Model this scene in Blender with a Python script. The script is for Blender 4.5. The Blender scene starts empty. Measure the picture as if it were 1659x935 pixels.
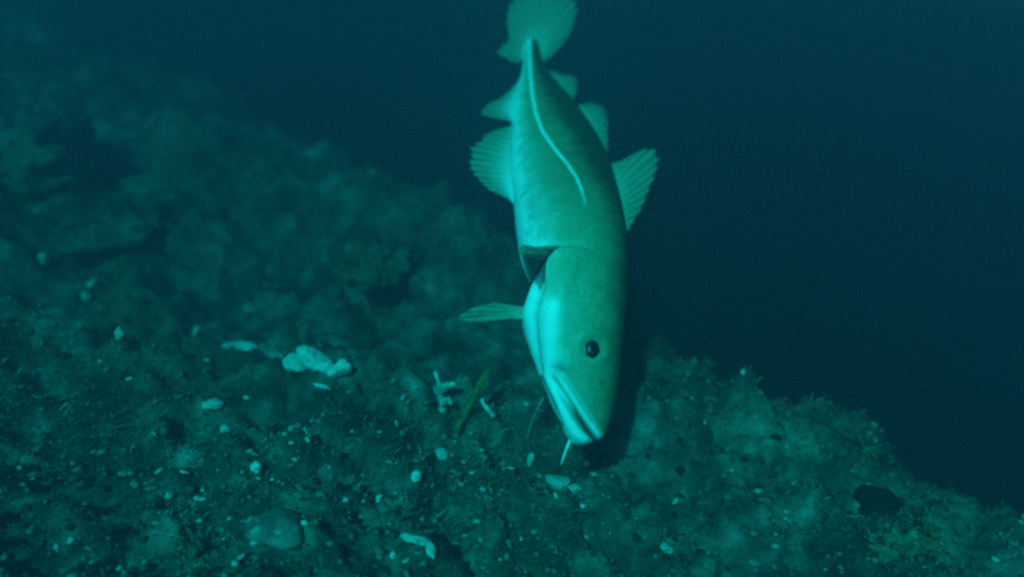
import bpy, math, random
import numpy as np
from mathutils import Vector, Matrix, noise

random.seed(7)
RNG = np.random.default_rng(11)
scene = bpy.context.scene

# ------------------------------------------------------------------ camera
W, H, F = 1659.0, 935.0, 1200.0            # photograph size and focal length in its pixels
PITCH, ROLL, CAM_H = math.radians(25), math.radians(12), 0.545
cam_data = bpy.data.cameras.new("camera")
cam_data.sensor_width = 36.0
cam_data.lens = 36.0 * F / W
cam_data.clip_start = 0.02
cam_data.clip_end = 500.0
cam_data.dof.use_dof = True
cam_data.dof.focus_distance = 0.77
cam_data.dof.aperture_fstop = 1.8
cam = bpy.data.objects.new("camera", cam_data)
scene.collection.objects.link(cam)
fwd = Vector((0, math.cos(PITCH), -math.sin(PITCH)))
up0 = Vector((0, math.sin(PITCH), math.cos(PITCH)))
rt0 = Vector((1, 0, 0))
rt = rt0 * math.cos(ROLL) + up0 * math.sin(ROLL)
up = up0 * math.cos(ROLL) - rt0 * math.sin(ROLL)
CAM = Vector((0, 0, CAM_H))
M3 = Matrix((rt, up, -fwd)).transposed()
cam.matrix_world = Matrix.Translation(CAM) @ M3.to_4x4()
scene.camera = cam

# ------------------------------------------------------------------ light: a dim blue-green sea
to_light = (rt * -0.215 + up * 0.36 - fwd * 0.90).normalized()
SUN_EL = math.asin(to_light.z)
SUN_AZ = math.atan2(to_light.x, to_light.y)
world = bpy.data.worlds.new("World")
scene.world = world
world.use_nodes = True
wn = world.node_tree.nodes
wl = world.node_tree.links
sky = wn.new("ShaderNodeTexSky")
sky.sky_type = 'NISHITA'
sky.sun_disc = False
sky.sun_elevation = SUN_EL
sky.sun_rotation = SUN_AZ
tint = wn.new("ShaderNodeMix")
tint.data_type = 'RGBA'
tint.blend_type = 'MULTIPLY'
tint.inputs[0].default_value = 1.0
tint.inputs[7].default_value = (0.05, 0.225, 0.30, 1)      # what the water lets through
wl.new(sky.outputs[0], tint.inputs[6])
wl.new(tint.outputs[2], wn["Background"].inputs[0])
wn["Background"].inputs[1].default_value = 0.05

sun_data = bpy.data.lights.new("sun", 'SUN')
sun_data.energy = 5.0
sun_data.angle = math.radians(1.6)
sun_data.color = (0.001, 1.0, 0.93)
sun = bpy.data.objects.new("sun", sun_data)
scene.collection.objects.link(sun)
sun.rotation_euler = to_light.to_track_quat('Z', 'Y').to_euler()
sun.location = CAM + to_light * 3

scene.view_settings.view_transform = 'Standard'
scene.view_settings.look = 'None'
scene.view_settings.exposure = 0.80
scene.view_settings.gamma = 1.0
scene.view_settings.use_curve_mapping = False
scene.render.engine = 'CYCLES'
scene.cycles.use_denoising = False
scene.cycles.filter_width = 2.7
scene.cycles.sample_clamp_indirect = 1.5
scene.cycles.sample_clamp_direct = 6.0
scene.cycles.max_bounces = 6
scene.cycles.volume_bounces = 1
scene.cycles.transparent_max_bounces = 8

# ------------------------------------------------------------------ helpers
COL = scene.collection


def ray(px, py):
    """direction through a photograph pixel, one metre of depth along the view axis"""
    return fwd + rt * ((px - W / 2) / F) + up * (-(py - H / 2) / F)


def at(px, py, d):
    return CAM + ray(px, py) * d


def project(co):
    """Nx3 numpy points to photograph pixels"""
    rel = co - np.array(CAM)
    z = rel @ np.array(fwd)
    return np.stack([W / 2 + F * (rel @ np.array(rt)) / z, H / 2 - F * (rel @ np.array(up)) / z], 1)


def mesh_obj(name, verts, faces, mat=None, parent=None, smooth=True):
    me = bpy.data.meshes.new(name)
    me.from_pydata([tuple(v) for v in verts], [], [tuple(f) for f in faces])
    me.update()
    if smooth:
        me.polygons.foreach_set("use_smooth", [True] * len(me.polygons))
    o = bpy.data.objects.new(name, me)
    COL.objects.link(o)
    if mat:
        me.materials.append(mat)
    if parent:
        o.parent = parent
        o.matrix_parent_inverse = parent.matrix_world.inverted()
    return o


def empty(name, loc):
    o = bpy.data.objects.new(name, None)
    COL.objects.link(o)
    o.location = loc
    o.empty_display_size = 0.05
    bpy.context.view_layer.update()
    return o


def tag(o, label=None, cat=None, group=None, kind=None):
    if label:
        o["label"] = label
    if cat:
        o["category"] = cat
    if group:
        o["group"] = group
    if kind:
        o["kind"] = kind
    return o


def attr(o, name, values):
    a = o.data.attributes.new(name, 'FLOAT', 'POINT')
    a.data.foreach_set("value", np.asarray(values, dtype=np.float32))


def hash2(ix, iy, seed):
    n = (ix.astype(np.int64) * 374761393 + iy.astype(np.int64) * 668265263 + seed * 974634777) & 0x7fffffff
    n = ((n ^ (n >> 13)) * 1274126177) & 0x7fffffff
    return ((n ^ (n >> 16)) & 0xffff) / 65535.0


def vnoise(x, y, seed=0):
    ix, iy = np.floor(x), np.floor(y)
    fx, fy = x - ix, y - iy
    fx, fy = fx * fx * fx * (fx * (fx * 6 - 15) + 10), fy * fy * fy * (fy * (fy * 6 - 15) + 10)
    a, b = hash2(ix, iy, seed), hash2(ix + 1, iy, seed)
    c, d = hash2(ix, iy + 1, seed), hash2(ix + 1, iy + 1, seed)
    return (a + (b - a) * fx) * (1 - fy) + (c + (d - c) * fx) * fy - 0.5


def fbm(x, y, seed, octaves=4, gain=0.5):
    s, a = 0, 1.0
    for k in range(octaves):
        s = s + a * vnoise(x * 2 ** k + 17.3 * k, y * 2 ** k - 9.1 * k, seed + k)
        a *= gain
    return s


def sstep(a, b, x):
    t = np.clip((x - a) / (b - a), 0, 1)
    return t * t * (3 - 2 * t)


# ------------------------------------------------------------------ materials
class Mat:
    def __init__(self, name, rough=0.85, spec=0.25):
        self.m = bpy.data.materials.new(name)
        self.m.use_nodes = True
        self.n, self.l = self.m.node_tree.nodes, self.m.node_tree.links
        self.b = self.n["Principled BSDF"]
        self.b.inputs["Roughness"].default_value = rough
        self.b.inputs["Specular IOR Level"].default_value = spec

    def coord(self):
        return self.n.new("ShaderNodeTexCoord").outputs["Object"]

    def noise(self, scale, detail=4, rough=0.6, vec=None, dist=0.0):
        t = self.n.new("ShaderNodeTexNoise")
        t.inputs["Scale"].default_value = scale
        t.inputs["Detail"].default_value = detail
        t.inputs["Roughness"].default_value = rough
        t.inputs["Distortion"].default_value = dist
        self.l.new(vec or self.coord(), t.inputs["Vector"])
        return t.outputs["Fac"]

    def ramp(self, fac, stops):
        r = self.n.new("ShaderNodeValToRGB")
        e = r.color_ramp.elements
        while len(e) < len(stops):
            e.new(0.5)
        for k, (p, c) in enumerate(stops):
            e[k].position = p
            e[k].color = (c, c, c, 1) if isinstance(c, (int, float)) else (*c, 1)
        self.l.new(fac, r.inputs[0])
        return r.outputs[0]

    def mix(self, fac, a, b, mode='MIX'):
        x = self.n.new("ShaderNodeMix")
        x.data_type = 'RGBA'
        x.blend_type = mode
        for sock, v in ((x.inputs[0], fac), (x.inputs[6], a), (x.inputs[7], b)):
            if isinstance(v, (int, float)):
                sock.default_value = v
            elif isinstance(v, tuple):
                sock.default_value = (*v, 1)
            else:
                self.l.new(v, sock)
        return x.outputs[2]

    def math(self, op, a, b=0.0):
        x = self.n.new("ShaderNodeMath")
        x.operation = op
        for sock, v in ((x.inputs[0], a), (x.inputs[1], b)):
            if isinstance(v, (int, float)):
                sock.default_value = v
            else:
                self.l.new(v, sock)
        return x.outputs[0]

    def attr(self, name):
        a = self.n.new("ShaderNodeAttribute")
        a.attribute_name = name
        return a.outputs["Fac"]

    def color(self, c):
        if isinstance(c, tuple):
            self.b.inputs["Base Color"].default_value = (*c, 1)
        else:
            self.l.new(c, self.b.inputs["Base Color"])

    def bump(self, h, strength=0.4, dist=0.004):
        x = self.n.new("ShaderNodeBump")
        x.inputs["Strength"].default_value = strength
        x.inputs["Distance"].default_value = dist
        self.l.new(h, x.inputs["Height"])
        self.l.new(x.outputs[0], self.b.inputs["Normal"])


def make_bed_mat():
    m = Mat("silt_and_turf", 0.95, 0.1)
    big = m.noise(2.6, 4, 0.6)
    mid = m.noise(17, 5, 0.7, dist=0.4)
    fine = m.noise(75, 4, 0.75)
    base = m.ramp(mid, [(0.34, (0.014, 0.014, 0.013)), (0.47, (0.068, 0.073, 0.059)), (0.58, (0.19, 0.20, 0.165)), (0.70, (0.38, 0.39, 0.34))])
    turf = m.ramp(fine, [(0.36, (0.012, 0.022, 0.012)), (0.64, (0.14, 0.18, 0.105))])
    c = m.mix(m.ramp(big, [(0.40, 0.15), (0.60, 0.75)]), base, turf)
    c = m.mix(m.ramp(m.noise(6.5, 3, 0.6), [(0.36, 0.75), (0.52, 0.0)]), c, (0.012, 0.016, 0.013))
    grit = m.math('MULTIPLY', m.ramp(fine, [(0.64, 0.0), (0.74, 0.7)]), m.ramp(m.noise(9, 3, .6), [(0.45, 0.0), (0.6, 1.0)]))
    c = m.mix(grit, c, (0.42, 0.43, 0.38))
    m.color(c)
    m.bump(m.math('ADD', fine, mid), 0.8, 0.008)
    return m.m


def make_rock_mat(name, lo, hi, scale=30, spots=None):
    m = Mat(name, 0.9, 0.15)
    a = m.noise(scale, 5, 0.7, dist=0.5)
    c = m.ramp(a, [(0.34, lo), (0.62, hi)])
    if spots:
        c = m.mix(m.ramp(m.noise(scale * 2.7, 3, 0.6), [(0.55, 0.0), (0.66, 0.85)]), c, spots)
    m.color(c)
    m.bump(m.noise(scale * 4, 4, 0.7), 0.6, 0.004)
    return m.m


BED = make_bed_mat()
PALE = make_rock_mat("pale_stone", (0.30, 0.31, 0.27), (0.62, 0.64, 0.58), 45, (0.16, 0.17, 0.13))
CHALK = make_rock_mat("chalky_shell", (0.48, 0.49, 0.44), (0.80, 0.80, 0.74), 60, (0.14, 0.15, 0.12))
GREY = make_rock_mat("grey_stone", (0.07, 0.075, 0.065), (0.20, 0.21, 0.18), 35, (0.34, 0.35, 0.31))
DARK = make_rock_mat("hollow_shade", (0.006, 0.006, 0.006), (0.018, 0.017, 0.016), 40)  # near-black paint for the shade in a hollow
BOULD = make_rock_mat("silted_boulder", (0.05, 0.055, 0.05), (0.17, 0.18, 0.155), 14, (0.26, 0.27, 0.24))
WEED = make_rock_mat("brown_weed", (0.07, 0.085, 0.025), (0.16, 0.19, 0.06), 60)
TUFT = make_rock_mat("green_algae", (0.035, 0.06, 0.03), (0.15, 0.21, 0.11), 60, (0.22, 0.27, 0.17))


def make_stuff_mat(name, stops, rough=0.9):
    m = Mat(name, rough, 0.15)
    m.color(m.ramp(m.attr("tone"), stops))
    return m.m


RUBBLE = make_stuff_mat("mixed_rubble", [(0.0, (0.02, 0.02, 0.018)), (0.5, (0.12, 0.125, 0.105)), (0.88, (0.22, 0.23, 0.19)), (0.97, (0.42, 0.43, 0.38))])
BLADE = make_stuff_mat("turf_blades", [(0.0, (0.022, 0.034, 0.016)), (0.6, (0.115, 0.14, 0.082)), (1.0, (0.30, 0.33, 0.235))])

# ------------------------------------------------------------------ seabed


def plane_hit(px, py):
    d = ray(px, py)
    return CAM + d * (CAM_H / -d.z)


EA, EB = plane_hit(1030, 525), plane_hit(1659, 950)
E_DIR = (EB - EA).xy.normalized()
E_NRM = Vector((E_DIR.y, -E_DIR.x))
if E_NRM.dot((plane_hit(1500, 600) - EA).xy) < 0:
    E_NRM = -E_NRM
LEDGE = [plane_hit(*p).xy for p in ((120, 520), (330, 566), (400, 566), (470, 585), (560, 612), (640, 622), (760, 640))]


def height(x, y):
    x, y = np.asarray(x, float), np.asarray(y, float)
    z = 0.10 * fbm(x * 1.6, y * 1.6, 3, 3) + 0.070 * fbm(x * 6, y * 6, 21, 4, 0.55) + 0.030 * np.abs(fbm(x * 19, y * 19, 33, 2, 0.5)) + 0.022 * fbm(x * 34, y * 34, 40, 3, 0.6)
    # ledge: the near bed breaks off in a low step behind this line
    best = np.full(x.shape, 1e9)
    sgn = np.zeros(x.shape)
    for a, b in zip(LEDGE[:-1], LEDGE[1:]):
        d = b - a
        t = np.clip(((x - a.x) * d.x + (y - a.y) * d.y) / d.length_squared, 0, 1)
        ex, ey = x - (a.x + d.x * t), y - (a.y + d.y * t)
        r = np.hypot(ex, ey)
        side = d.x * ey - d.y * ex
        m = r < best
        best = np.where(m, r, best)
        sgn = np.where(m, np.sign(side), sgn)
    sd = best * sgn                                  # + behind the ledge
    wob = 0.03 * fbm(x * 9, y * 9, 77, 3)
    lip = np.exp(-np.clip(best, 0, 1) ** 2 / 0.008) * 0.035 * (sd < 0.02)
    z = z + lip - 0.11 * sstep(0.0, 0.10, sd + wob) * np.exp(-np.clip(sd, 0, 9) ** 2 / 0.5)
    # the left side climbs slowly
    z = z + 0.16 * sstep(0.5, 2.6, -x + 0.15 * y) * (1 + 0.6 * fbm(x * 2, y * 2, 90, 2))
    # beyond the ledge the bed sinks away
    z = z - 0.36 * np.clip(y - 1.45 + 0.35 * np.clip(-x - 0.35, 0, 1.2) * -1.0 + 0.3 * fbm(x * 1.7, y * 1.7, 95, 3), 0, 4)
    # drop-off on the right
    e = (x - EA.x) * E_NRM.x + (y - EA.y) * E_NRM.y + 0.16 * fbm(x * 2.3, y * 2.3, 60, 4)
    z = z + 0.05 * np.exp(-(e + 0.10) ** 2 / 0.02)
    z = z - (1.1 * np.clip(e, 0, 4) * sstep(-0.02, 0.45, e))
    return z


def ground(px, py):
    """first point where the view ray through a pixel meets the bed"""
    d = ray(px, py)
    ts = np.linspace(0.25, 6, 4000)
    X, Y, Z = CAM.x + d.x * ts, CAM.y + d.y * ts, CAM.z + d.z * ts
    below = Z < height(X, Y)
    k = int(np.argmax(below)) if below.any() else len(ts) - 1
    return Vector((X[k], Y[k], Z[k]))


def hz(x, y):
    return float(height(np.array([x]), np.array([y]))[0])


def build_bed():
    n = 620
    u = np.linspace(-1, 1, n)
    s = np.sinh(u * 5.6) / math.sinh(5.6)
    gx = 30 * s - 0.02
    gy = 30 * s + 0.95
    X, Y = np.meshgrid(gx, gy, indexing='ij')
    Z = height(X, Y)
    co = np.stack([X, Y, Z], 2).reshape(-1, 3)
    i = np.arange(n - 1)
    A = (i[:, None] * n + i[None, :]).reshape(-1)
    faces = np.stack([A, A + n, A + n + 1, A + 1], 1)
    me = bpy.data.meshes.new("seabed")
    me.vertices.add(len(co))
    me.vertices.foreach_set("co", co.astype(np.float32).ravel())
    me.loops.add(faces.size)
    me.loops.foreach_set("vertex_index", faces.astype(np.int32).ravel())
    me.polygons.add(len(faces))
    me.polygons.foreach_set("loop_start", np.arange(0, faces.size, 4, dtype=np.int32))
    me.polygons.foreach_set("use_smooth", np.ones(len(faces), dtype=bool))
    me.update(calc_edges=True)
    me.validate()
    o = bpy.data.objects.new("seabed", me)
    COL.objects.link(o)
    me.materials.append(BED)
    tag(o, kind="structure")
    return o


build_bed()


def scatter_xy(n, dmax=3.2):
    """random spots on the bed in the part the picture can see (and round about it)"""
    out = []
    while len(out) < n:
        px, py = random.uniform(-250, 1900), random.uniform(-60, 1080)
        d = ray(px, py)
        if d.z > -0.12:
            continue
        p = CAM + d * (CAM_H / -d.z)
        r = (p - CAM).length
        if r > dmax:
            continue
        out.append((p.x, p.y))
    return np.array(out)


def raw_mesh(name, co, faces, k, mat, tone):
    me = bpy.data.meshes.new(name)
    me.vertices.add(len(co))
    me.vertices.foreach_set("co", co.astype(np.float32).ravel())
    me.loops.add(faces.size)
    me.loops.foreach_set("vertex_index", faces.astype(np.int32).ravel())
    me.polygons.add(len(faces))
    me.polygons.foreach_set("loop_start", np.arange(0, faces.size, k, dtype=np.int32))
    me.update(calc_edges=True)
    o = bpy.data.objects.new(name, me)
    COL.objects.link(o)
    me.materials.append(mat)
    attr(o, "tone", tone)
    return o


def build_rubble(n=26000):
    ph = (1 + 5 ** 0.5) / 2
    ico = np.array([(-1, ph, 0), (1, ph, 0), (-1, -ph, 0), (1, -ph, 0), (0, -1, ph), (0, 1, ph), (0, -1, -ph), (0, 1, -ph),
                    (ph, 0, -1), (ph, 0, 1), (-ph, 0, -1), (-ph, 0, 1)], float) / 1.9
    tri = np.array([(0, 11, 5), (0, 5, 1), (0, 1, 7), (0, 7, 10), (0, 10, 11), (1, 5, 9), (5, 11, 4), (11, 10, 2), (10, 7, 6), (7, 1, 8),
                    (3, 9, 4), (3, 4, 2), (3, 2, 6), (3, 6, 8), (3, 8, 9), (4, 9, 5), (2, 4, 11), (6, 2, 10), (8, 6, 7), (9, 8, 1)])
    xy = scatter_xy(n)
    dens = fbm(xy[:, 0] * 3.5, xy[:, 1] * 3.5, 130, 3)
    xy = xy[dens > -0.10 + RNG.normal(0, 0.12, len(xy))]
    n = len(xy)
    z = height(xy[:, 0], xy[:, 1])
    r = 0.0009 + 0.0040 * RNG.random(n) ** 5
    V = ico[None] * (1 + RNG.normal(0, 0.33, (n, 12, 1)))
    V = V * (r[:, None, None] * np.stack([RNG.uniform(.7, 1.5, n), RNG.uniform(.7, 1.3, n), RNG.uniform(.35, .8, n)], 1)[:, None, :])
    a = RNG.uniform(0, 6.28, n)
    ca, sa = np.cos(a)[:, None], np.sin(a)[:, None]
    x, y = V[:, :, 0] * ca - V[:, :, 1] * sa, V[:, :, 0] * sa + V[:, :, 1] * ca
    co = np.stack([x + xy[:, :1], y + xy[:, 1:], V[:, :, 2] + z[:, None] + r[:, None] * 0.25], 2).reshape(-1, 3)
    faces = (tri[None] + (np.arange(n) * 12)[:, None, None]).reshape(-1, 3)
    o = raw_mesh("rubble", co, faces, 3, RUBBLE, np.repeat(np.clip(RNG.random(n) * .9 + .5 * fbm(xy[:, 0] * 8, xy[:, 1] * 8, 180, 3), 0, 1), 12))
    tag(o, "small pebbles and shell grit strewn over the silty seabed", "gravel", kind="stuff")


def build_turf(n=90000):
    xy = scatter_xy(n, 3.6)
    dens = fbm(xy[:, 0] * 4.5, xy[:, 1] * 4.5, 150, 4)
    keep = dens > -0.06 + RNG.normal(0, 0.10, len(xy))
    xy, dens = xy[keep], dens[keep]
    n = len(xy)
    z = height(xy[:, 0], xy[:, 1])
    L = RNG.uniform(0.003, 0.009, n) * (0.7 + 1.3 * np.clip(dens, 0, 1))
    w = RNG.uniform(0.0005, 0.0013, n)
    a = RNG.uniform(0, 6.28, n)
    lean = RNG.normal(0, 0.9, (n, 2)) + np.array([0.25, -0.1])
    dx, dy = np.cos(a) * w, np.sin(a) * w
    rows = []
    for t, k in ((0.0, 1.0), (0.55, 0.9), (1.0, 0.25)):
        cx = xy[:, 0] + lean[:, 0] * L * t ** 1.6
        cy = xy[:, 1] + lean[:, 1] * L * t ** 1.6
        cz = z - 0.002 + L * t
        rows += [np.stack([cx - dx * k, cy - dy * k, cz], 1), np.stack([cx + dx * k, cy + dy * k, cz], 1)]
    co = np.stack(rows, 1).reshape(-1, 3)
    q = np.array([(0, 1, 3, 2), (2, 3, 5, 4)])
    faces = (q[None] + (np.arange(n) * 6)[:, None, None]).reshape(-1, 4)
    o = raw_mesh("algal_turf", co, faces, 4, BLADE, np.repeat(np.clip(RNG.normal(.42, .22, n) + .7 * fbm(xy[:, 0] * 22, xy[:, 1] * 22, 170, 3), 0, 1), 6))
    tag(o, "short fuzzy algal turf covering the silty seabed", "algae", kind="stuff")


build_rubble()
build_turf()

# ------------------------------------------------------------------ stones and shell pieces


def ico_sphere(sub):
    import bmesh
    bm = bmesh.new()
    bmesh.ops.create_icosphere(bm, subdivisions=sub, radius=1.0)
    v = np.array([x.co[:] for x in bm.verts])
    f = [[x.index for x in fc.verts] for fc in bm.faces]
    bm.free()
    return v, f


ICO = {k: ico_sphere(k) for k in (2, 3, 4, 5)}


def stone(name, px, py, size, mat, label, cat, seed, group=None, rough=0.25, rotz=0.0, tilt=(0, 0), sink=0.25, sub=3, facets=0):
    v, f = ICO[sub]
    v = v.copy()
    r = np.random.default_rng(seed)
    k = r.normal(0, 1, (5, 3))
    off = np.zeros(len(v))
    for j in range(5):
        off += np.sin(v @ k[j] * (1.3 + 0.9 * j) + r.uniform(0, 6)) / (1.6 + j)
    v *= (1 + rough * off * 0.5)[:, None]
    if sub >= 3:                                                # rugged surface
        sh = r.uniform(0, 50, 3)
        for j, q in enumerate(v):
            p = Vector(q) + Vector(sh)
            f1 = noise.noise(p * 1.5) * .45 + noise.noise(p * 3.4) * .26 + noise.noise(p * 8) * .13 + noise.noise(p * 18) * .06
            v[j] = q * (1 + f1 * (1.0 if sub >= 4 else 0.75))
    for j in range(facets):                                     # broken flat faces
        d = r.normal(0, 1, 3)
        d /= np.linalg.norm(d)
        cut = r.uniform(0.45, 0.75)
        over = np.clip(v @ d - cut, 0, None)
        v -= over[:, None] * d * 0.9
    v *= np.array(size)
    g = ground(px, py)
    rot = Matrix.Rotation(rotz, 3, 'Z') @ Matrix.Rotation(tilt[0], 3, 'X') @ Matrix.Rotation(tilt[1], 3, 'Y')
    v = v @ np.array(rot).T
    o = mesh_obj(name, v, f, mat)
    zmin = v[:, 2].min()
    o.location = (g.x, g.y, g.z - zmin * (1 - 2 * sink))
    tag(o, label, cat, group)
    return o


# the broken edge of the ledge
stone("rock", 388, 566, (0.040, 0.018, 0.015), CHALK, "long chalky white rock lying along the crest of the seabed ledge", "rock", 1, rotz=-.1, facets=8, sink=.4)
stone("rock", 440, 576, (0.022, 0.012, 0.009), GREY, "low grey rock between the chalky rock and the two pale slabs on the ledge", "rock", 2, rotz=-.3, facets=3)
stone("rock", 482, 592, (0.020, 0.014, 0.011), PALE, "speckled pale rock tucked against the bigger slab at the ledge end", "rock", 3, rotz=.4, facets=4)
stone("rock_slab", 513, 592, (0.028, 0.018, 0.017), CHALK, "larger smooth pale slab at the end of the ledge", "rock", 4, rotz=-.5, tilt=(.5, .45), facets=9, sink=.35)
stone("rock_slab", 545, 605, (0.020, 0.012, 0.013), CHALK, "smaller rounded pale slab at the very end of the ledge", "rock", 5, rotz=.5, tilt=(.4, -.5), facets=8, sink=.3)
stone("shell_fragment", 522, 627, (0.013, 0.003, 0.002), CHALK, "thin white shell sliver just under the two pale slabs", "shell", 6, rotz=-.1, sub=2)
stone("stone", 344, 661, (0.015, 0.010, 0.007), PALE, "pale wedge-shaped stone on the turf below the chalky rock", "stone", 7, rotz=.5, facets=3)
stone("stone", 365, 699, (0.007, 0.006, 0.005), PALE, "small pale pebble just below the pale wedge-shaped stone", "stone", 8, sub=2)
stone("pebble", 415, 762, (0.0062, 0.0056, 0.006), CHALK, "round white pebble on bare silt below the ledge", "pebble", 9, sub=3)
stone("pebble", 441, 780, (0.0028, 0.0028, 0.0026), CHALK, "tiny white pebble beside the round white pebble", "pebble", 10, sub=2)
stone("pebble", 673, 777, (0.0062, 0.0062, 0.0066), CHALK, "round white pebble alone on the silt before the cod's snout", "pebble", 11, sub=3)
stone("encrusted_rock", 448, 868, (0.028, 0.022, 0.017), GREY, "domed grey rock with a pale crusted rim", "rock", 12, facets=2)
for k, (px, py, s) in enumerate(((417, 877, .0045), (452, 856, .006), (471, 866, .005), (482, 858, .0035), (492, 850, .0035))):
    stone("crust_bit", px, py, (s * 1.2, s, s * .8), CHALK, "white crusty bit on the rim of the domed grey rock", "shell", 30 + k, "white bits round the domed rock", sub=2)
stone("stone", 675, 877, (0.015, 0.006, 0.005), PALE, "oblong pale stone meeting a narrow pale stone at a corner", "stone", 13, rotz=.0, facets=3)
stone("stone", 697, 892, (0.005, 0.012, 0.005), PALE, "narrow pale stone meeting the oblong pale stone at a corner", "stone", 14, rotz=.4, facets=2)
stone("stone", 715, 737, (0.010, 0.007, 0.005), PALE, "pale stone heading a patch of white grit near the cod's snout", "stone", 15, rotz=-.5, facets=2)
stone("stone", 908, 788, (0.017, 0.011, 0.008), PALE, "broad pale stone right under the cod's chin barbel", "stone", 16, rotz=-.3, facets=3)
stone("stone", 930, 796, (0.009, 0.006, 0.006), PALE, "lesser pale stone leaning on the broad one under the barbel", "stone", 17, sub=3)
stone("pebble", 945, 820, (0.0042, 0.0042, 0.004), CHALK, "small white pebble past the pale stones under the barbel", "pebble", 18, sub=2)
stone("stone", 1075, 890, (0.011, 0.006, 0.004), PALE, "flat pale stone among grit on the open slope", "stone", 19, facets=2)
stone("dark_hollow", 1420, 828, (0.040, 0.022, 0.017), DARK, "black lump added as the shade of a hollow near the drop-off edge", "rock", 20, rotz=.1, rough=.5, sink=.3)  # added lump, its black colour stands for a hollow's shade
stone("stone", 858, 752, (0.005, 0.005, 0.011), PALE, "upright pale nub behind the barbel tip", "stone", 21, sub=2)
dots = [(70, 425, .012, "lone pale stone on the dim slope below the low silt-covered boulder", None),
        (150, 463, .011, "pale stone of a close pair on the dim slope", "close pair of pale stones"), (140, 488, .012, "pale stone of a close pair on the dim slope", "close pair of pale stones"),
        (195, 549, .010, "squat pale stone on dim turf, apart from the close pair", None), (318, 541, .008, "upright pale stone standing just behind the chalky white rock", None),
        (574, 396, .016, "pale stone on the flat silted boulder behind the ledge", None),
        (118, 880, .006, "tiny pale stone of a pair on shadowy silt", "tiny pair of pale stones"), (92, 892, .006, "tiny pale stone of a pair on shadowy silt", "tiny pair of pale stones")]
for k, (px, py, s, lab, grp) in enumerate(dots):
    stone("pale_stone", px, py, (s * .8, s * .7, s), PALE, lab, "stone", 50 + k, grp, rough=.5, facets=4)
# loose white grit large enough to pick apart
grit = [(735, 738), (748, 745), (768, 772), (772, 800), (780, 792), (800, 735), (880, 775), (895, 800), (870, 790), (702, 790), (640, 690), (618, 700),
        (600, 688), (655, 640), (668, 632), (690, 670), (695, 655), (572, 703), (560, 640), (610, 812), (640, 905), (660, 912), (564, 815), (1000, 820),
        (1040, 870), (1060, 900), (1145, 690), (1180, 760), (1230, 800), (1330, 650), (1200, 600), (1280, 720), (1095, 815), (985, 860), (950, 870), (400, 640),
        (300, 770), (260, 760), (245, 705), (205, 620), (390, 905), (340, 590), (160, 590), (530, 760)]
for k, (px, py) in enumerate(grit):
    s = random.uniform(.0016, .0042)
    stone("shell_bit", px + random.uniform(-6, 6), py + random.uniform(-6, 6), (s * random.uniform(1, 2.2), s, s * random.uniform(.3, .6)), random.choice((CHALK, PALE, PALE)), "loose white shell bit lying on the silt", "shell", 100 + k,
          "white shell bits strewn over the silt", rotz=random.uniform(0, 3), sub=2, rough=.7, facets=4, tilt=(random.uniform(-.6, .6), random.uniform(-.6, .6)))

# boulders that loom out of the dim water
boul = [((190, 372), (.13, .08, .06), "low silt-covered boulder below the dim slope's tall boulder", 70),
        ((40, 255), (.12, .10, .09), "tall silt-covered boulder standing on the dim slope", 71),
        ((1480, 893), (.036, .034, .022), "knobbly algae-covered boulder beside the black hollow lump", 73),
        ((610, 415), (.13, .07, .04), "flat silted boulder in the hollow behind the ledge", 74)]
for (px, py), s, lab, sd in boul:
    stone("boulder", px, py, s, TUFT if sd == 73 else BED, lab, "boulder", sd, rough=.5, sink=.5, sub=5, rotz=sd)

# ------------------------------------------------------------------ growths on the bed


def tube(pts, radii, sides=8):
    pts = [Vector(p) for p in pts]
    V, Fc = [], []
    ref = None
    for i, p in enumerate(pts):
        t = (pts[min(i + 1, len(pts) - 1)] - pts[max(i - 1, 0)]).normalized()
        a = (ref - t * ref.dot(t)).normalized() if ref else t.orthogonal().normalized()
        ref = a
        b = t.cross(a)
        for j in range(sides):
            w = 2 * math.pi * j / sides
            V.append(p + (a * math.cos(w) + b * math.sin(w)) * radii[i])
    for i in range(len(pts) - 1):
        for j in range(sides):
            k = (j + 1) % sides
            Fc.append((i * sides + j, i * sides + k, (i + 1) * sides + k, (i + 1) * sides + j))
    Fc.append(tuple(range(sides - 1, -1, -1)))
    Fc.append(tuple((len(pts) - 1) * sides + j for j in range(sides)))
    return V, Fc


def smooth_path(pts, n):
    pts = [Vector(p) for p in pts]
    P = [pts[0] * 2 - pts[1]] + pts + [pts[-1] * 2 - pts[-2]]
    out = []
    segs = len(pts) - 1
    for i in range(n):
        u = i / (n - 1) * segs
        k = min(int(u), segs - 1)
        t = u - k
        a, b, c, d = P[k], P[k + 1], P[k + 2], P[k + 3]
        out.append(0.5 * ((2 * b) + (c - a) * t + (2 * a - 5 * b + 4 * c - d) * t * t + (3 * b - a - 3 * c + d) * t ** 3))
    return out


def blade(pts, widths, side, thick=0.0008):
    """leaf strip along pts with a slight cup and thickness"""
    V, Fc = [], []
    n = len(pts)
    for layer in (1, -1):
        for i, p in enumerate(pts):
            t = (pts[min(i + 1, n - 1)] - pts[max(i - 1, 0)]).normalized()
            s = (side - t * side.dot(t)).normalized()
            nrm = t.cross(s)
            for k in (-1, -.5, 0, .5, 1):
                wv = widths[i] * (1 + 0.12 * math.sin(i * 1.7 + k * 2))
                V.append(p + s * k * wv + nrm * (layer * thick * (1.1 - abs(k)) + 0.35 * wv * k * k))
    m = n * 5
    for i in range(n - 1):
        for k in range(4):
            a = i * 5 + k
            Fc.append((a, a + 1, a + 6, a + 5))
            Fc.append((m + a, m + a + 5, m + a + 6, m + a + 1))
        for k in (0, 4):
            a = i * 5 + k
            Fc.append((a, a + 5, m + a + 5, m + a))
    return V, Fc


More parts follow.
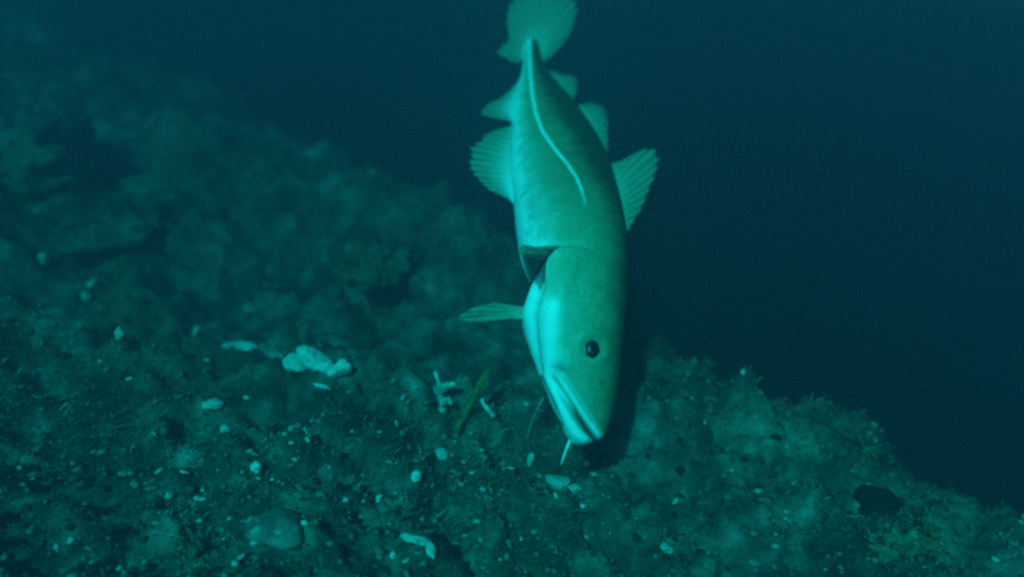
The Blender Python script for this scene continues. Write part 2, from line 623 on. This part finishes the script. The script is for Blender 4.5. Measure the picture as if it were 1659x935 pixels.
def weed_plant():
    root = ground(745, 703)
    D = (root - CAM).dot(fwd)
    e = tag(empty("seaweed", root), "drooping brown-green weed stalk with a torn tip beside the white tube", "seaweed")
    p = smooth_path([root - Vector((0, 0, .004)), at(752, 676, D - .01), at(768, 645, D - .02), at(781, 612, D - .02)], 14)
    V, Fc = tube(p, [0.0044 - 0.0012 * i / 13 + .0005 * math.sin(i * 1.3) for i in range(14)])
    mesh_obj("stalk", V, Fc, WEED, e)
    for q, wd in (([at(772, 636, D - .02), at(782, 618, D - .028), at(790, 598, D - .03)], .0052),
                  ([at(776, 640, D - .02), at(787, 628, D - .03), at(791, 618, D - .036)], .0030),
                  ([at(752, 676, D - .01), at(742, 690, D - .02), at(741, 704, D - .02)], .0032)):
        pts = smooth_path(q, 9)
        V, Fc = blade(pts, [wd * (0.35 + math.sin(math.pi * min(.93, .1 + i / 9))) * .75 for i in range(9)], rt)
        mesh_obj("leaf", V, Fc, WEED, e)


weed_plant()


def worm_tube():
    g = ground(800, 678)
    D = (g - CAM).dot(fwd)
    p = smooth_path([at(779, 640, D - .012), at(783, 653, D - .012), at(791, 664, D - .012), at(800, 674, D - .008)], 16)
    V, Fc = tube(p, [0.0026 + 0.0003 * math.sin(i * .9) + .0003 * i / 15 for i in range(16)], 10)
    o = mesh_obj("worm_tube", V, Fc, CHALK)
    tag(o, "short curved white worm tube next to the weed stalk", "worm tube")


worm_tube()


def sponge():
    g = ground(718, 664)
    D = (g - CAM).dot(fwd)
    e = tag(empty("sponge", g), "ragged pale branching sponge near the weed stalk", "sponge")
    spec = [([(718, 668), (714, 645), (711, 622), (705, 602)], .0045), ([(713, 632), (724, 625), (738, 622)], .0062),
            ([(716, 652), (726, 648), (731, 656)], .0055), ([(715, 640), (707, 636), (704, 626)], .003)]
    for k, (pp, r0) in enumerate(spec):
        p = smooth_path([at(x, y, D - .004 * i - (.004 if k else 0)) for i, (x, y) in enumerate(pp)], 12)
        V, Fc = tube(p, [r0 * (1 - .55 * i / 11) * (1 + .25 * math.sin(i * 2.1 + k)) for i in range(12)], 9)
        mesh_obj("stem" if k == 0 else "branch", V, Fc, PALE, e)


sponge()


def hydroid():
    g = ground(853, 712)
    D = (g - CAM).dot(fwd)
    e = tag(empty("hydroid_thread", g), "thin beaded thread growing from the silt beside the cod's jaw", "hydroid")
    p = smooth_path([g - Vector((0, 0, .003)), at(859, 690, D - .004), at(868, 668, D - .012), at(880, 644, D - .02)], 20)
    V, Fc = tube(p, [0.0006] * 20, 6)
    mesh_obj("stem", V, Fc, PALE, e)
    v, f = ICO[2]
    for i in range(2, 20, 2):
        mesh_obj("bud", v * 0.0012 + np.array(p[i]), f, PALE, e)


hydroid()


def tuft(px, py, size, n, label, seed, mat=TUFT):
    g = ground(px, py)
    e = tag(empty("algae_tuft", g), label, "algae")
    r = random.Random(seed)
    for i in range(n):
        a, l = r.uniform(0, 6.28), size * r.uniform(.5, 1)
        out = Vector((math.cos(a), math.sin(a), 0)) * l * r.uniform(.15, .7)
        s = Vector((-math.sin(a), math.cos(a), 0))
        pts = smooth_path([g + out * .15 - Vector((0, 0, .004)), g + out * .45 + Vector((0, 0, l * .6)), g + out + Vector((0, 0, l * r.uniform(.5, 1)))], 6)
        V, Fc = blade(pts, [size * .07 * k for k in (.5, 1, 1.2, 1.1, .8, .25)], s, .0005)
        mesh_obj("frond", V, Fc, mat, e)


tuft(1490, 872, .035, 40, "bushy green algae tuft on the knobbly boulder by the drop-off", 1)
tuft(312, 905, .035, 14, "yellow-green algae tuft on silt beside the domed grey rock", 2)
tuft(1140, 600, .03, 20, "small algae tuft on the bank behind the cod's head", 3)
tuft(1395, 745, .03, 22, "green algae tuft on the brink above the black hollow lump", 4)
tuft(480, 560, .03, 12, "dark little algae tuft behind the ledge of pale slabs", 5)

# ------------------------------------------------------------------ the cod
# y, belly edge x, back edge x, depth, half width (photograph pixels and metres)
ST = np.array([
    (718, 946, 962, .7360, .0030), (714, 931, 974, .7358, .0090), (705, 920, 982, .7360, .0145), (690, 911, 988, .7370, .0190),
    (665, 898, 995, .7400, .0250), (640, 887, 1000, .7440, .0300), (610, 877, 1005, .7490, .0350), (580, 867, 1008, .7540, .0395),
    (540, 856, 1011, .7610, .0440), (500, 848, 1013, .7700, .0480), (468, 850, 1015, .7820, .0505), (438, 855, 1016, .8000, .0515),
    (405, 842, 1016, .8280, .0510), (370, 836, 1013, .8680, .0495), (325, 832, 1004, .9250, .0465), (260, 828, 984, 1.000, .0400),
    (210, 830, 957, 1.060, .0315), (170, 836, 929, 1.110, .0230), (130, 842, 898, 1.170, .0145), (105, 847, 881, 1.210, .0105),
    (90, 848, 877, 1.240, .0075), (76, 849, 874, 1.262, .0040), (62, 853, 869, 1.285, .0012)])


def cubic(xs, ys, xq):
    """smooth monotone-ish interpolation (Catmull on uneven knots)"""
    m = np.gradient(ys, xs)
    k = np.clip(np.searchsorted(xs, xq) - 1, 0, len(xs) - 2)
    h = xs[k + 1] - xs[k]
    t = (xq - xs[k]) / h
    return ((2 * t ** 3 - 3 * t ** 2 + 1) * ys[k] + (t ** 3 - 2 * t ** 2 + t) * h * m[k] + (-2 * t ** 3 + 3 * t ** 2) * ys[k + 1] + (t ** 3 - t ** 2) * h * m[k + 1])


RS = -ST[:, 0]
aRT, aUP, aFW, aCAM = (np.array(v) for v in (rt, up, fwd, CAM))


def spine(y):
    y = np.asarray(y, float)
    q = np.clip(-y, RS[0], RS[-1])
    xl, xr, d, w = (cubic(RS, ST[:, k], q) for k in (1, 2, 3, 4))
    over = np.clip(60 - y, 0, None)
    return xl, xr, d + over * 0.0011, w


def to3d(px, py, d):
    px, py, d = (np.asarray(v, float)[..., None] for v in (px, py, d))
    return aCAM + d * (aFW + aRT * (px - W / 2) / F + aUP * (-(py - H / 2) / F))


def poly_dist(P, line):
    best = np.full(len(P), 1e9)
    par = np.zeros(len(P))
    tot = len(line) - 1
    for k in range(tot):
        a, b = np.array(line[k], float), np.array(line[k + 1], float)
        d = b - a
        t = np.clip(((P - a) @ d) / (d @ d), 0, 1)
        r = np.hypot(*(P - (a + t[:, None] * d)).T)
        m = r < best
        best = np.where(m, r, best)
        par = np.where(m, (k + t) / tot, par)
    return best, par


def inside(P, poly):
    x, y = P[:, 0], P[:, 1]
    c = np.zeros(len(P), bool)
    for k in range(len(poly)):
        (x1, y1), (x2, y2) = poly[k], poly[k - 1]
        cond = ((y1 > y) != (y2 > y)) & (x < (x2 - x1) * (y - y1) / (y2 - y1 + 1e-9) + x1)
        c ^= cond
    return c


def fish_material():
    m = Mat("cod_skin", 0.55, 0.3)
    q = m.attr("back")                               # 0 belly, 1 back
    speck = m.noise(290, 3, 0.75)
    mott = m.noise(48, 4, 0.65)
    qq = m.math('ADD', q, m.math('MULTIPLY', m.math('SUBTRACT', mott, 0.5), 0.40))
    c = m.ramp(qq, [(0.06, (0.88, 0.88, 0.88)), (0.16, (0.50, 0.55, 0.48)), (0.34, (0.27, 0.345, 0.225)), (0.66, (0.165, 0.22, 0.115)), (0.86, (0.060, 0.078, 0.038)), (0.97, (0.025, 0.030, 0.018))])
    dots = m.math('MULTIPLY', m.ramp(speck, [(0.46, 0.0), (0.64, 0.50)]), m.ramp(q, [(0.2, 0.0), (0.5, 1.0)]))
    c = m.mix(dots, c, (0.085, 0.105, 0.045))
    c = m.mix(m.attr("pale"), c, (0.82, 0.83, 0.82))
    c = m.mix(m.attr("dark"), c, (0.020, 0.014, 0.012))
    m.color(c)
    m.bump(m.noise(420, 2, 0.5), 0.12, 0.001)
    return m.m


def fin_material():
    m = Mat("fin_membrane", 0.6, 0.2)
    rays = m.attr("ray")
    span = m.attr("span")
    c = m.ramp(span, [(0.0, (0.50, 0.54, 0.44)), (0.35, (0.27, 0.335, 0.22)), (1.0, (0.24, 0.30, 0.195))])
    c = m.mix(m.math('MULTIPLY', rays, 0.6), c, (0.56, 0.62, 0.48))
    c = m.mix(m.ramp(m.noise(160, 3, .7), [(.5, 0.0), (.7, .4)]), c, (0.09, 0.11, 0.06))
    c = m.mix(m.attr("pale"), c, (0.90, 0.90, 0.88))
    m.color(c)
    tr = m.n.new("ShaderNodeBsdfTranslucent")
    m.l.new(c, tr.inputs[0])
    mx = m.n.new("ShaderNodeMixShader")
    mx.inputs[0].default_value = 0.25
    m.l.new(m.b.outputs[0], mx.inputs[1])
    m.l.new(tr.outputs[0], mx.inputs[2])
    tp = m.n.new("ShaderNodeBsdfTransparent")
    mx2 = m.n.new("ShaderNodeMixShader")
    m.l.new(m.math('MULTIPLY', m.attr('clear'), m.math('MULTIPLY', m.ramp(span, [(0.0, 0.08), (0.6, 0.32), (1.0, 0.62)]), m.math('SUBTRACT', 1.0, m.math('MULTIPLY', rays, .5)))), mx2.inputs[0])
    m.l.new(mx.outputs[0], mx2.inputs[1])
    m.l.new(tp.outputs[0], mx2.inputs[2])
    out = [x for x in m.n if x.type == 'OUTPUT_MATERIAL'][0]
    m.l.new(mx2.outputs[0], out.inputs[0])
    return m.m


SKIN, FIN = fish_material(), fin_material()
fish = tag(empty("cod_fish", at(930, 430, 0.80)), "olive cod with a white belly swimming nose-down over the seabed", "fish")


def build_body():
    nl, na = 460, 220
    # ring positions: denser at the snout
    u = np.linspace(0, 1, nl)
    ys = 718 - (718 - 60) * (0.55 * u + 0.45 * u ** 1.5)
    ys = np.concatenate([718 - 4 * np.linspace(0, 1, 14)[:-1] ** 1.6, ys[ys < 714]])
    nl = len(ys)
    xl, xr, d, w = spine(ys)
    mid = to3d((xl + xr) / 2, ys, d)
    half = (xr - xl) / 2 * d / F
    T = np.gradient(mid, axis=0)
    # smooth the tangents so that the sections do not shear at the snout
    for _ in range(30):
        T[1:-1] = (T[:-2] + 2 * T[1:-1] + T[2:]) / 4
    T /= np.linalg.norm(T, axis=1)[:, None]
    U = aRT[None] - T * (T @ aRT)[:, None]
    U /= np.linalg.norm(U, axis=1)[:, None]
    S = np.cross(U, T)                                # towards the viewer's side
    if (S[0] @ aFW) > 0:
        S = -S
    th = np.linspace(0, 2 * math.pi, na, endpoint=False)
    cu, su = np.cos(th), np.sin(th)
    # slightly squarish flanks
    e = 0.9
    cu2, su2 = np.sign(cu) * np.abs(cu) ** e, np.sign(su) * np.abs(su) ** e
    # widest a little above mid-depth on the head; flat crown
    co = mid[:, None, :] + U[:, None, :] * (half[:, None] * cu2[None])[..., None] + S[:, None, :] * (w[:, None] * su2[None])[..., None]
    co = co.reshape(-1, 3)
    nrm = (U[:, None, :] * (cu[None] / np.maximum(half, 1e-4)[:, None])[..., None] + S[:, None, :] * (su[None] / np.maximum(w, 1e-4)[:, None])[..., None]).reshape(-1, 3)
    nrm /= np.linalg.norm(nrm, axis=1)[:, None]
    P = project(co)
    near = np.tile(su >= -1e-6, nl)
    Yr = np.repeat(ys, na)
    disp = np.zeros(len(co))
    pale = np.zeros(len(co))
    dark = np.zeros(len(co))  # gills, mouth and nostril, plus shade painted into the creases
    px, py = P[:, 0], P[:, 1]
    # gill cover: plate raised on the head side of this edge, groove behind it
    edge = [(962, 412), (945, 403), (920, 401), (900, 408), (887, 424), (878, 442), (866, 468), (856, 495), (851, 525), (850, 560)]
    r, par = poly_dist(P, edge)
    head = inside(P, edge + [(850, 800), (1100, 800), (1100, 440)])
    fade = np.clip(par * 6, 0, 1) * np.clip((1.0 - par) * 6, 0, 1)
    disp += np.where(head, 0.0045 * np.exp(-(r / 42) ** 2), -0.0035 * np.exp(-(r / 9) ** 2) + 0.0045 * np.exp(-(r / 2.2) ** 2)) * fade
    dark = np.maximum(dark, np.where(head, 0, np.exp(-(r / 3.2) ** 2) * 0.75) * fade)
    # gill membrane under the cover: pale rib with a crease on its head side
    rib = [(880, 446), (868, 475), (860, 510), (858, 545), (862, 580), (872, 615), (884, 645)]
    r, par = poly_dist(P, rib)
    fade = np.clip(par * 8, 0, 1) * np.clip((1 - par) * 3, 0, 1)
    disp += 0.0022 * np.exp(-(r / 6.5) ** 2) * fade
    pale = np.maximum(pale, 0.75 * np.exp(-(r / 7) ** 2) * fade)
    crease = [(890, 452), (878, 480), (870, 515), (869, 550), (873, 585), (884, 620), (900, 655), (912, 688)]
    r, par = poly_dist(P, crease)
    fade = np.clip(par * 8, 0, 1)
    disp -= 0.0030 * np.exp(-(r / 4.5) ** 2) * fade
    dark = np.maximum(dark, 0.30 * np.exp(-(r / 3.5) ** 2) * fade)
    # open gill slit behind the cover: dark gills, plus throat shade painted into the skin
    slit_and_shade = [(815, 413), (836, 412), (862, 408), (886, 397), (908, 402), (889, 424), (880, 440), (868, 466), (857, 492), (849, 506), (820, 500)]
    r, par = poly_dist(P, slit_and_shade + slit_and_shade[:1])
    sdf = np.where(inside(P, slit_and_shade), r, -r)
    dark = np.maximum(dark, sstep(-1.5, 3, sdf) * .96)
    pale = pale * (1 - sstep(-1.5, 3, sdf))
    disp -= 0.006 * sstep(0, 9, sdf)
    # preopercle: soft fold on the cheek
    r, par = poly_dist(P, [(925, 440), (912, 470), (905, 510), (905, 555), (910, 590)])
    disp += 0.0016 * np.exp(-(r / 12) ** 2)
    r, par = poly_dist(P, [(896, 498), (890, 535), (888, 570), (890, 596)])
    disp += 0.0024 * np.exp(-(r / 12) ** 2)
    pale = np.maximum(pale, 0.95 * np.exp(-(r / 15) ** 2))
    # mouth: upper lip, cleft, lower jaw
    cleft = [(897, 612), (908, 634), (921, 655), (934, 676), (947, 693), (958, 706), (966, 714)]
    r, par = poly_dist(P, cleft)
    wid = 2.6 + 3.0 * np.sin(np.pi * np.clip(par, 0, 1)) ** 1.0
    deep = np.clip(par * 3, 0, 1)
    disp -= 0.0085 * np.exp(-(r / wid) ** 4) * deep
    dark = np.maximum(dark, 0.9 * np.exp(-(r / (wid * .8)) ** 4) * sstep(.2, .5, par))
    lip = [(904, 606), (918, 628), (934, 652), (948, 674), (960, 693), (968, 706)]
    r, par = poly_dist(P, lip)
    disp += 0.0036 * np.exp(-(r / 7.5) ** 2)
    pale = np.maximum(pale, 0.9 * np.exp(-(r / 7) ** 2) * (.55 + .45 * par))
    fold = [(893, 596), (912, 604), (928, 628), (944, 655), (960, 682)]
    r, par = poly_dist(P, fold)
    disp -= 0.0022 * np.exp(-(r / 4.5) ** 2) * np.clip(par * 6, .2, 1)
    jaw = [(886, 612), (897, 638), (910, 664), (923, 688), (936, 706), (946, 713)]
    r, par = poly_dist(P, jaw)
    disp += 0.0042 * np.exp(-(r / 10) ** 2)
    pale = np.maximum(pale, 0.95 * np.exp(-(r / 12) ** 2))
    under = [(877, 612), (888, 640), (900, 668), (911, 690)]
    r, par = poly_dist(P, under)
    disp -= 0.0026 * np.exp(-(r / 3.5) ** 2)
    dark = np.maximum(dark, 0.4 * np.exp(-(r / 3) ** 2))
    # jaw joint dimple
    r = np.hypot(px - 903, py - 598)
    disp -= 0.0022 * np.exp(-(r / 11) ** 2)
    dark = np.maximum(dark, 0.45 * np.exp(-(np.hypot((px - 905) / 1.5, py - 597) / 8) ** 2))
    # nostril and socket
    r = np.hypot(px - 976, py - 620)
    disp -= 0.0012 * np.exp(-(r / 5) ** 2)
    dark = np.maximum(dark, .5 * np.exp(-(r / 4) ** 2))
    r = np.hypot(px - 961, py - 564)
    disp += 0.0014 * np.exp(-((r - 24) / 7) ** 2) - 0.004 * np.exp(-(r / 13) ** 2)
    # lateral line
    lat = [(857, 60), (858, 90), (859, 120), (862, 150), (868, 184), (879, 213), (899, 242), (919, 266), (934, 288), (943, 310), (949, 334)]
    r, par = poly_dist(P, lat)
    pale = np.maximum(pale, np.exp(-(r / (3.4 - 1.2 * par)) ** 4) * np.clip((1.04 - par) * 6, 0, 1))
    disp += 0.0007 * np.exp(-(r / 5) ** 2)
    # dark back colour, with the shade along the back edge painted in
    back = np.tile((1 + cu) / 2, nl) * (0.91 + 0.42 * (1 - sstep(290, 410, Yr)) + 0.30 * (1 - sstep(180, 290, Yr)))
    for arr in (disp, pale, dark):
        g = arr.reshape(nl, na)
        g[:, na // 2 + 1:] = g[:, 1:na // 2][:, ::-1]      # mirror to the far side
    lim = np.repeat(np.clip(w / 0.014, 0, 1), na)
    co = co + nrm * (disp * lim)[:, None]
    idx = np.arange(nl * na).reshape(nl, na)
    nx = np.roll(idx, -1, 1)
    faces = np.stack([idx[:-1], idx[1:], nx[1:], nx[:-1]], 2).reshape(-1, 4).tolist()
    faces.append(list(idx[0]))
    faces.append(list(idx[-1][::-1]))
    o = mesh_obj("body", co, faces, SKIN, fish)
    attr(o, "back", back)
    attr(o, "pale", np.clip(pale, 0, 1))
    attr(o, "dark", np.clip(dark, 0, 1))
    return dict(co=co, P=P, near=near, S=np.repeat(S, na, 0), na=na, nl=nl, mid=mid, T=T, U=U, Sr=S, ys=ys, nrm=nrm)


B = build_body()


def on_body(px, py):
    """index of the near-side skin vertex at a pixel"""
    dd = np.hypot(B['P'][:, 0] - px, B['P'][:, 1] - py) + np.where(B['near'], 0, 1e6)
    return int(np.argmin(dd))


def mirror(i):
    r, j = divmod(i, B['na'])
    return r * B['na'] + (B['na'] - j) % B['na']


def build_eyes():
    iris = Mat("iris", .25, .5)
    iris.color(iris.ramp(iris.noise(300, 3, .6), [(.44, (.020, .026, .016)), (.60, (.38, .40, .27))]))
    pup = Mat("pupil", .35, .3)
    pup.color((.004, .004, .005))
    v, f = ICO[4]
    i = on_body(961, 564)
    for k in (i, mirror(i)):
        nrm = Vector(B['nrm'][k])
        c = Vector(B['co'][k]) - nrm * 0.0078
        q = nrm.to_track_quat('Z', 'Y').to_matrix()
        R = 0.0128
        vv = (v * R) @ np.array(q).T + np.array(c)
        e = mesh_obj("eye", vv, f, iris.m, fish)
        cap = v.copy()
        cap = cap * np.array((0.0070, 0.0092, 0.0034)) + np.array((0, 0, R - 0.0026))
        mesh_obj("pupil", cap @ np.array(q).T + np.array(c), f, pup.m, e)


build_eyes()


def fin(name, base, tip, nrays, depth_base=None, depth_tip=None, bulge=0.0, pale=None, jag=0.05, nv=16, curve=None, thick=0.0011, per=7, lift=0.0, clear=1.0):
    """membrane between a base polyline and a tip polyline (pixels), spread over ridged rays"""
    nu = nrays * per + 1
    u = np.linspace(0, 1, nu)

    def along(line, uu):
        line = np.array(line, float)
        seg = np.hypot(*np.diff(line[:, :2], axis=0).T)
        s = np.concatenate([[0], np.cumsum(seg)]) / seg.sum()
        return np.stack([np.interp(uu, s, line[:, k]) for k in range(line.shape[1])], 1)

    b, t = along(base, u), along(tip, u)
    if b.shape[1] == 2:
        b = np.column_stack([b, spine(b[:, 1])[2]])
    if t.shape[1] == 2:
        t = np.column_stack([t, spine(t[:, 1])[2]])
    r = np.random.default_rng(abs(hash(name)) % 1000 if False else len(name) * 7 + nrays)
    raylen = 1 + r.normal(0, jag, nrays + 1)
    fr = (u * nrays)
    k = np.clip(np.floor(fr).astype(int), 0, nrays - 1)
    ph = fr - k
    notch = 1 - jag * 1.6 * np.sin(np.pi * ph)
    ln = (raylen[k] * (1 - ph) + raylen[np.minimum(k + 1, nrays)] * ph) * notch
    ridge = np.cos(np.pi * ph) ** 8                       # 1 on a ray, 0 between
    B3, T3 = to3d(b[:, 0], b[:, 1], b[:, 2]), to3d(t[:, 0], t[:, 1], t[:, 2])
    vs = np.linspace(0, 1, nv)
    L = (T3 - B3)
    chord = np.gradient(B3 * .5 + T3 * .5, axis=0)
    nn = np.cross(L, chord)
    nn /= np.linalg.norm(nn, axis=1)[:, None] + 1e-12
    if (nn.mean(0) @ aFW) > 0:
        nn = -nn
    rows_t, rows_b, span = [], [], []
    for v in vs:
        p = B3 + L * (v * np.where(v > .5, 1 + (ln - 1) * (v - .5) * 2, 1))[:, None]
        p = p + nn * (bulge * math.sin(math.pi * v * .5) * np.sin(np.pi * u) + lift * v * v + .0016 * v * np.sin(u * 9 + 3 * v))[:, None]
        h = thick * (1 - .7 * v) * (0.35 + 0.65 * ridge)
        rows_t.append(p + nn * h[:, None])
        rows_b.append(p - nn * h[:, None])
    V = np.concatenate([np.concatenate(rows_t), np.concatenate(rows_b)])
    m = nv * nu
    Fc = []
    for i in range(nv - 1):
        for j in range(nu - 1):
            a = i * nu + j
            Fc.append((a, a + 1, a + nu + 1, a + nu))
            Fc.append((m + a, m + a + nu, m + a + nu + 1, m + a + 1))
    for j in range(nu - 1):
        a = (nv - 1) * nu + j
        Fc.append((a, a + 1, m + a + 1, m + a))
        Fc.append((j + 1, j, m + j, m + j + 1))
    for i in range(nv - 1):
        a = i * nu
        Fc.append((a + nu, a, m + a, m + a + nu))
        a = i * nu + nu - 1
        Fc.append((a, a + nu, m + a + nu, m + a))
    o = mesh_obj(name, V, Fc, FIN, fish)
    attr(o, "ray", np.tile(ridge, nv * 2))
    sp = np.repeat(vs, nu)
    attr(o, "span", np.tile(sp, 2))
    pl = np.zeros(m)
    if pale:
        uu = np.tile(u, nv)
        pl = np.clip(np.exp(-(sp / pale[0]) ** 2) * np.clip(1 - (uu - pale[2]) / pale[1], 0, 1) if len(pale) == 3 else np.exp(-(sp / pale[0]) ** 2), 0, 1)
    attr(o, "pale", np.tile(pl, 2))
    attr(o, "clear", np.full(2 * m, clear))
    return o


# median fins: base runs from the head end to the tail end
fin("first_dorsal_fin", [(1010, 376), (1004, 350), (995, 310), (978, 262)], [(1022, 372), (1042, 335), (1060, 296), (1074, 255), (1062, 240), (1040, 241), (1015, 256), (984, 266)], 13, jag=.05, bulge=.004, clear=.75)
fin("second_dorsal_fin", [(982, 268), (966, 228), (950, 196), (934, 172)], [(984, 262), (986, 230), (985, 195), (978, 172), (960, 165), (940, 168)], 15, jag=.03, bulge=.003, clear=1.5)
fin("third_dorsal_fin", [(926, 168), (910, 148), (898, 132), (888, 116)], [(930, 160), (938, 140), (934, 126), (918, 122), (900, 115)], 13, jag=.04, bulge=.002, clear=1.5)
fin("first_anal_fin", [(836, 334), (832, 310), (829, 270), (829, 230), (832, 200)], [(822, 322), (795, 310), (772, 294), (757, 272), (762, 246), (778, 224), (800, 210), (824, 204)], 17, jag=.045, pale=(.42, .7, .2), bulge=.004, clear=.6)
fin("second_anal_fin", [(834, 204), (836, 180), (840, 150), (845, 122)], [(826, 196), (800, 192), (778, 188), (786, 176), (808, 164), (836, 136)], 14, jag=.04, pale=(.4, .9, .3), bulge=.003)
fin("tail_fin", [(848, 96), (850, 76), (858, 64), (868, 66), (875, 80), (876, 98)], [(838, 104), (802, 87), (824, 66), (820, 40), (826, 10), (850, -8), (888, -12), (924, -5), (938, 16), (932, 44), (914, 72), (886, 98)], 26, jag=.03, bulge=.010, nv=20, clear=.9)


# paired fins
def surf(px, py, push=0.0):
    i = on_body(px, py)
    return Vector(B['co'][i]) - Vector(B['nrm'][i]) * push


def depth_of(p):
    return (Vector(p) - CAM).dot(fwd)


def paired(name, base_px, tip_px, nrays, **kw):
    base = [(x, y, depth_of(surf(x, y, .003))) for x, y in base_px]
    o = fin(name, base, tip_px, nrays, **kw)
    return o


d0 = depth_of(surf(900, 410))
pf = paired("pectoral_fin", [(885, 420), (893, 412), (902, 404), (910, 399)],
            [(862, 418, d0 - .075), (842, 415, d0 - .090), (836, 411, d0 - .075), (844, 405, d0 - .030), (874, 398, d0 - .004)], 14, jag=.03, bulge=.004)
fb = [B['co'][mirror(on_body(x, y))] for x, y in ((885, 420), (893, 412), (902, 404), (910, 399))]
ft = []
for x, y in ((880, 300), (890, 290), (900, 300), (915, 330)):
    k = mirror(on_body(x, y))
    ft.append(B['co'][k] + B['nrm'][k] * .008)
fb, ft = ([(*project(p[None])[0], depth_of(p)) for p in L] for L in (fb, ft))
fin("pectoral_fin", fb, ft, 14, jag=.03)
d1 = depth_of(surf(852, 505))
vf = paired("pelvic_fin", [(854, 516), (853, 508), (852, 498)],
            [(785, 521, d1 - .010), (758, 522, d1 - .012), (738, 517, d1 - .012), (752, 506, d1 - .012), (772, 496, d1 - .010), (800, 490, d1 - .006)], 6, jag=.01, bulge=.002)
far = mirror(on_body(856, 505))
fp = B['co'][far]
fd = depth_of(fp)
fx, fy = project(fp[None])[0]
fin("pelvic_fin", [(fx + 4, fy + 8, fd - .004), (fx + 4, fy, fd - .004), (fx + 4, fy - 8, fd - .004)], [(fx + 18, fy - 60, fd + .045), (fx + 26, fy - 72, fd + .05), (fx + 34, fy - 66, fd + .045), (fx + 36, fy - 50, fd + .035)], 6, jag=.02)


def barbel():
    d = .735
    p = smooth_path([at(927, 704, d + .002), at(920, 722, d - .004), at(914, 738, d - .005), at(909, 753, d - .003)], 14)
    V, Fc = tube(p, [0.0021 * (1 - .6 * i / 13) for i in range(14)], 10)
    m = Mat("barbel_skin", .6, .3)
    m.color(m.ramp(m.noise(200, 2, .5), [(.35, (.5, .5, .46)), (.65, (.75, .75, .70))]))
    mesh_obj("barbel", V, Fc, m.m, fish)


barbel()

# ------------------------------------------------------------------ the water itself


def build_haze():
    lo, hi = (-36, -34, -6.5), (36, 36, 0.68)
    V = [(x, y, z) for x in (lo[0], hi[0]) for y in (lo[1], hi[1]) for z in (lo[2], hi[2])]
    Fc = [(0, 1, 3, 2), (4, 6, 7, 5), (0, 4, 5, 1), (2, 3, 7, 6), (0, 2, 6, 4), (1, 5, 7, 3)]
    m = bpy.data.materials.new("sea_water")
    m.use_nodes = True
    n, l = m.node_tree.nodes, m.node_tree.links
    n.remove(n["Principled BSDF"])
    v = n.new("ShaderNodeVolumePrincipled")
    v.inputs["Color"].default_value = (0.40, 0.255, 0.375, 1)
    v.inputs["Density"].default_value = 0.85
    v.inputs["Anisotropy"].default_value = 0.6
    l.new(v.outputs[0], [x for x in n if x.type == 'OUTPUT_MATERIAL'][0].inputs["Volume"])
    o = mesh_obj("haze", V, Fc, m, smooth=False)
    tag(o, "dim blue-green sea water veiling the far seabed", "water", kind="stuff")


build_haze()
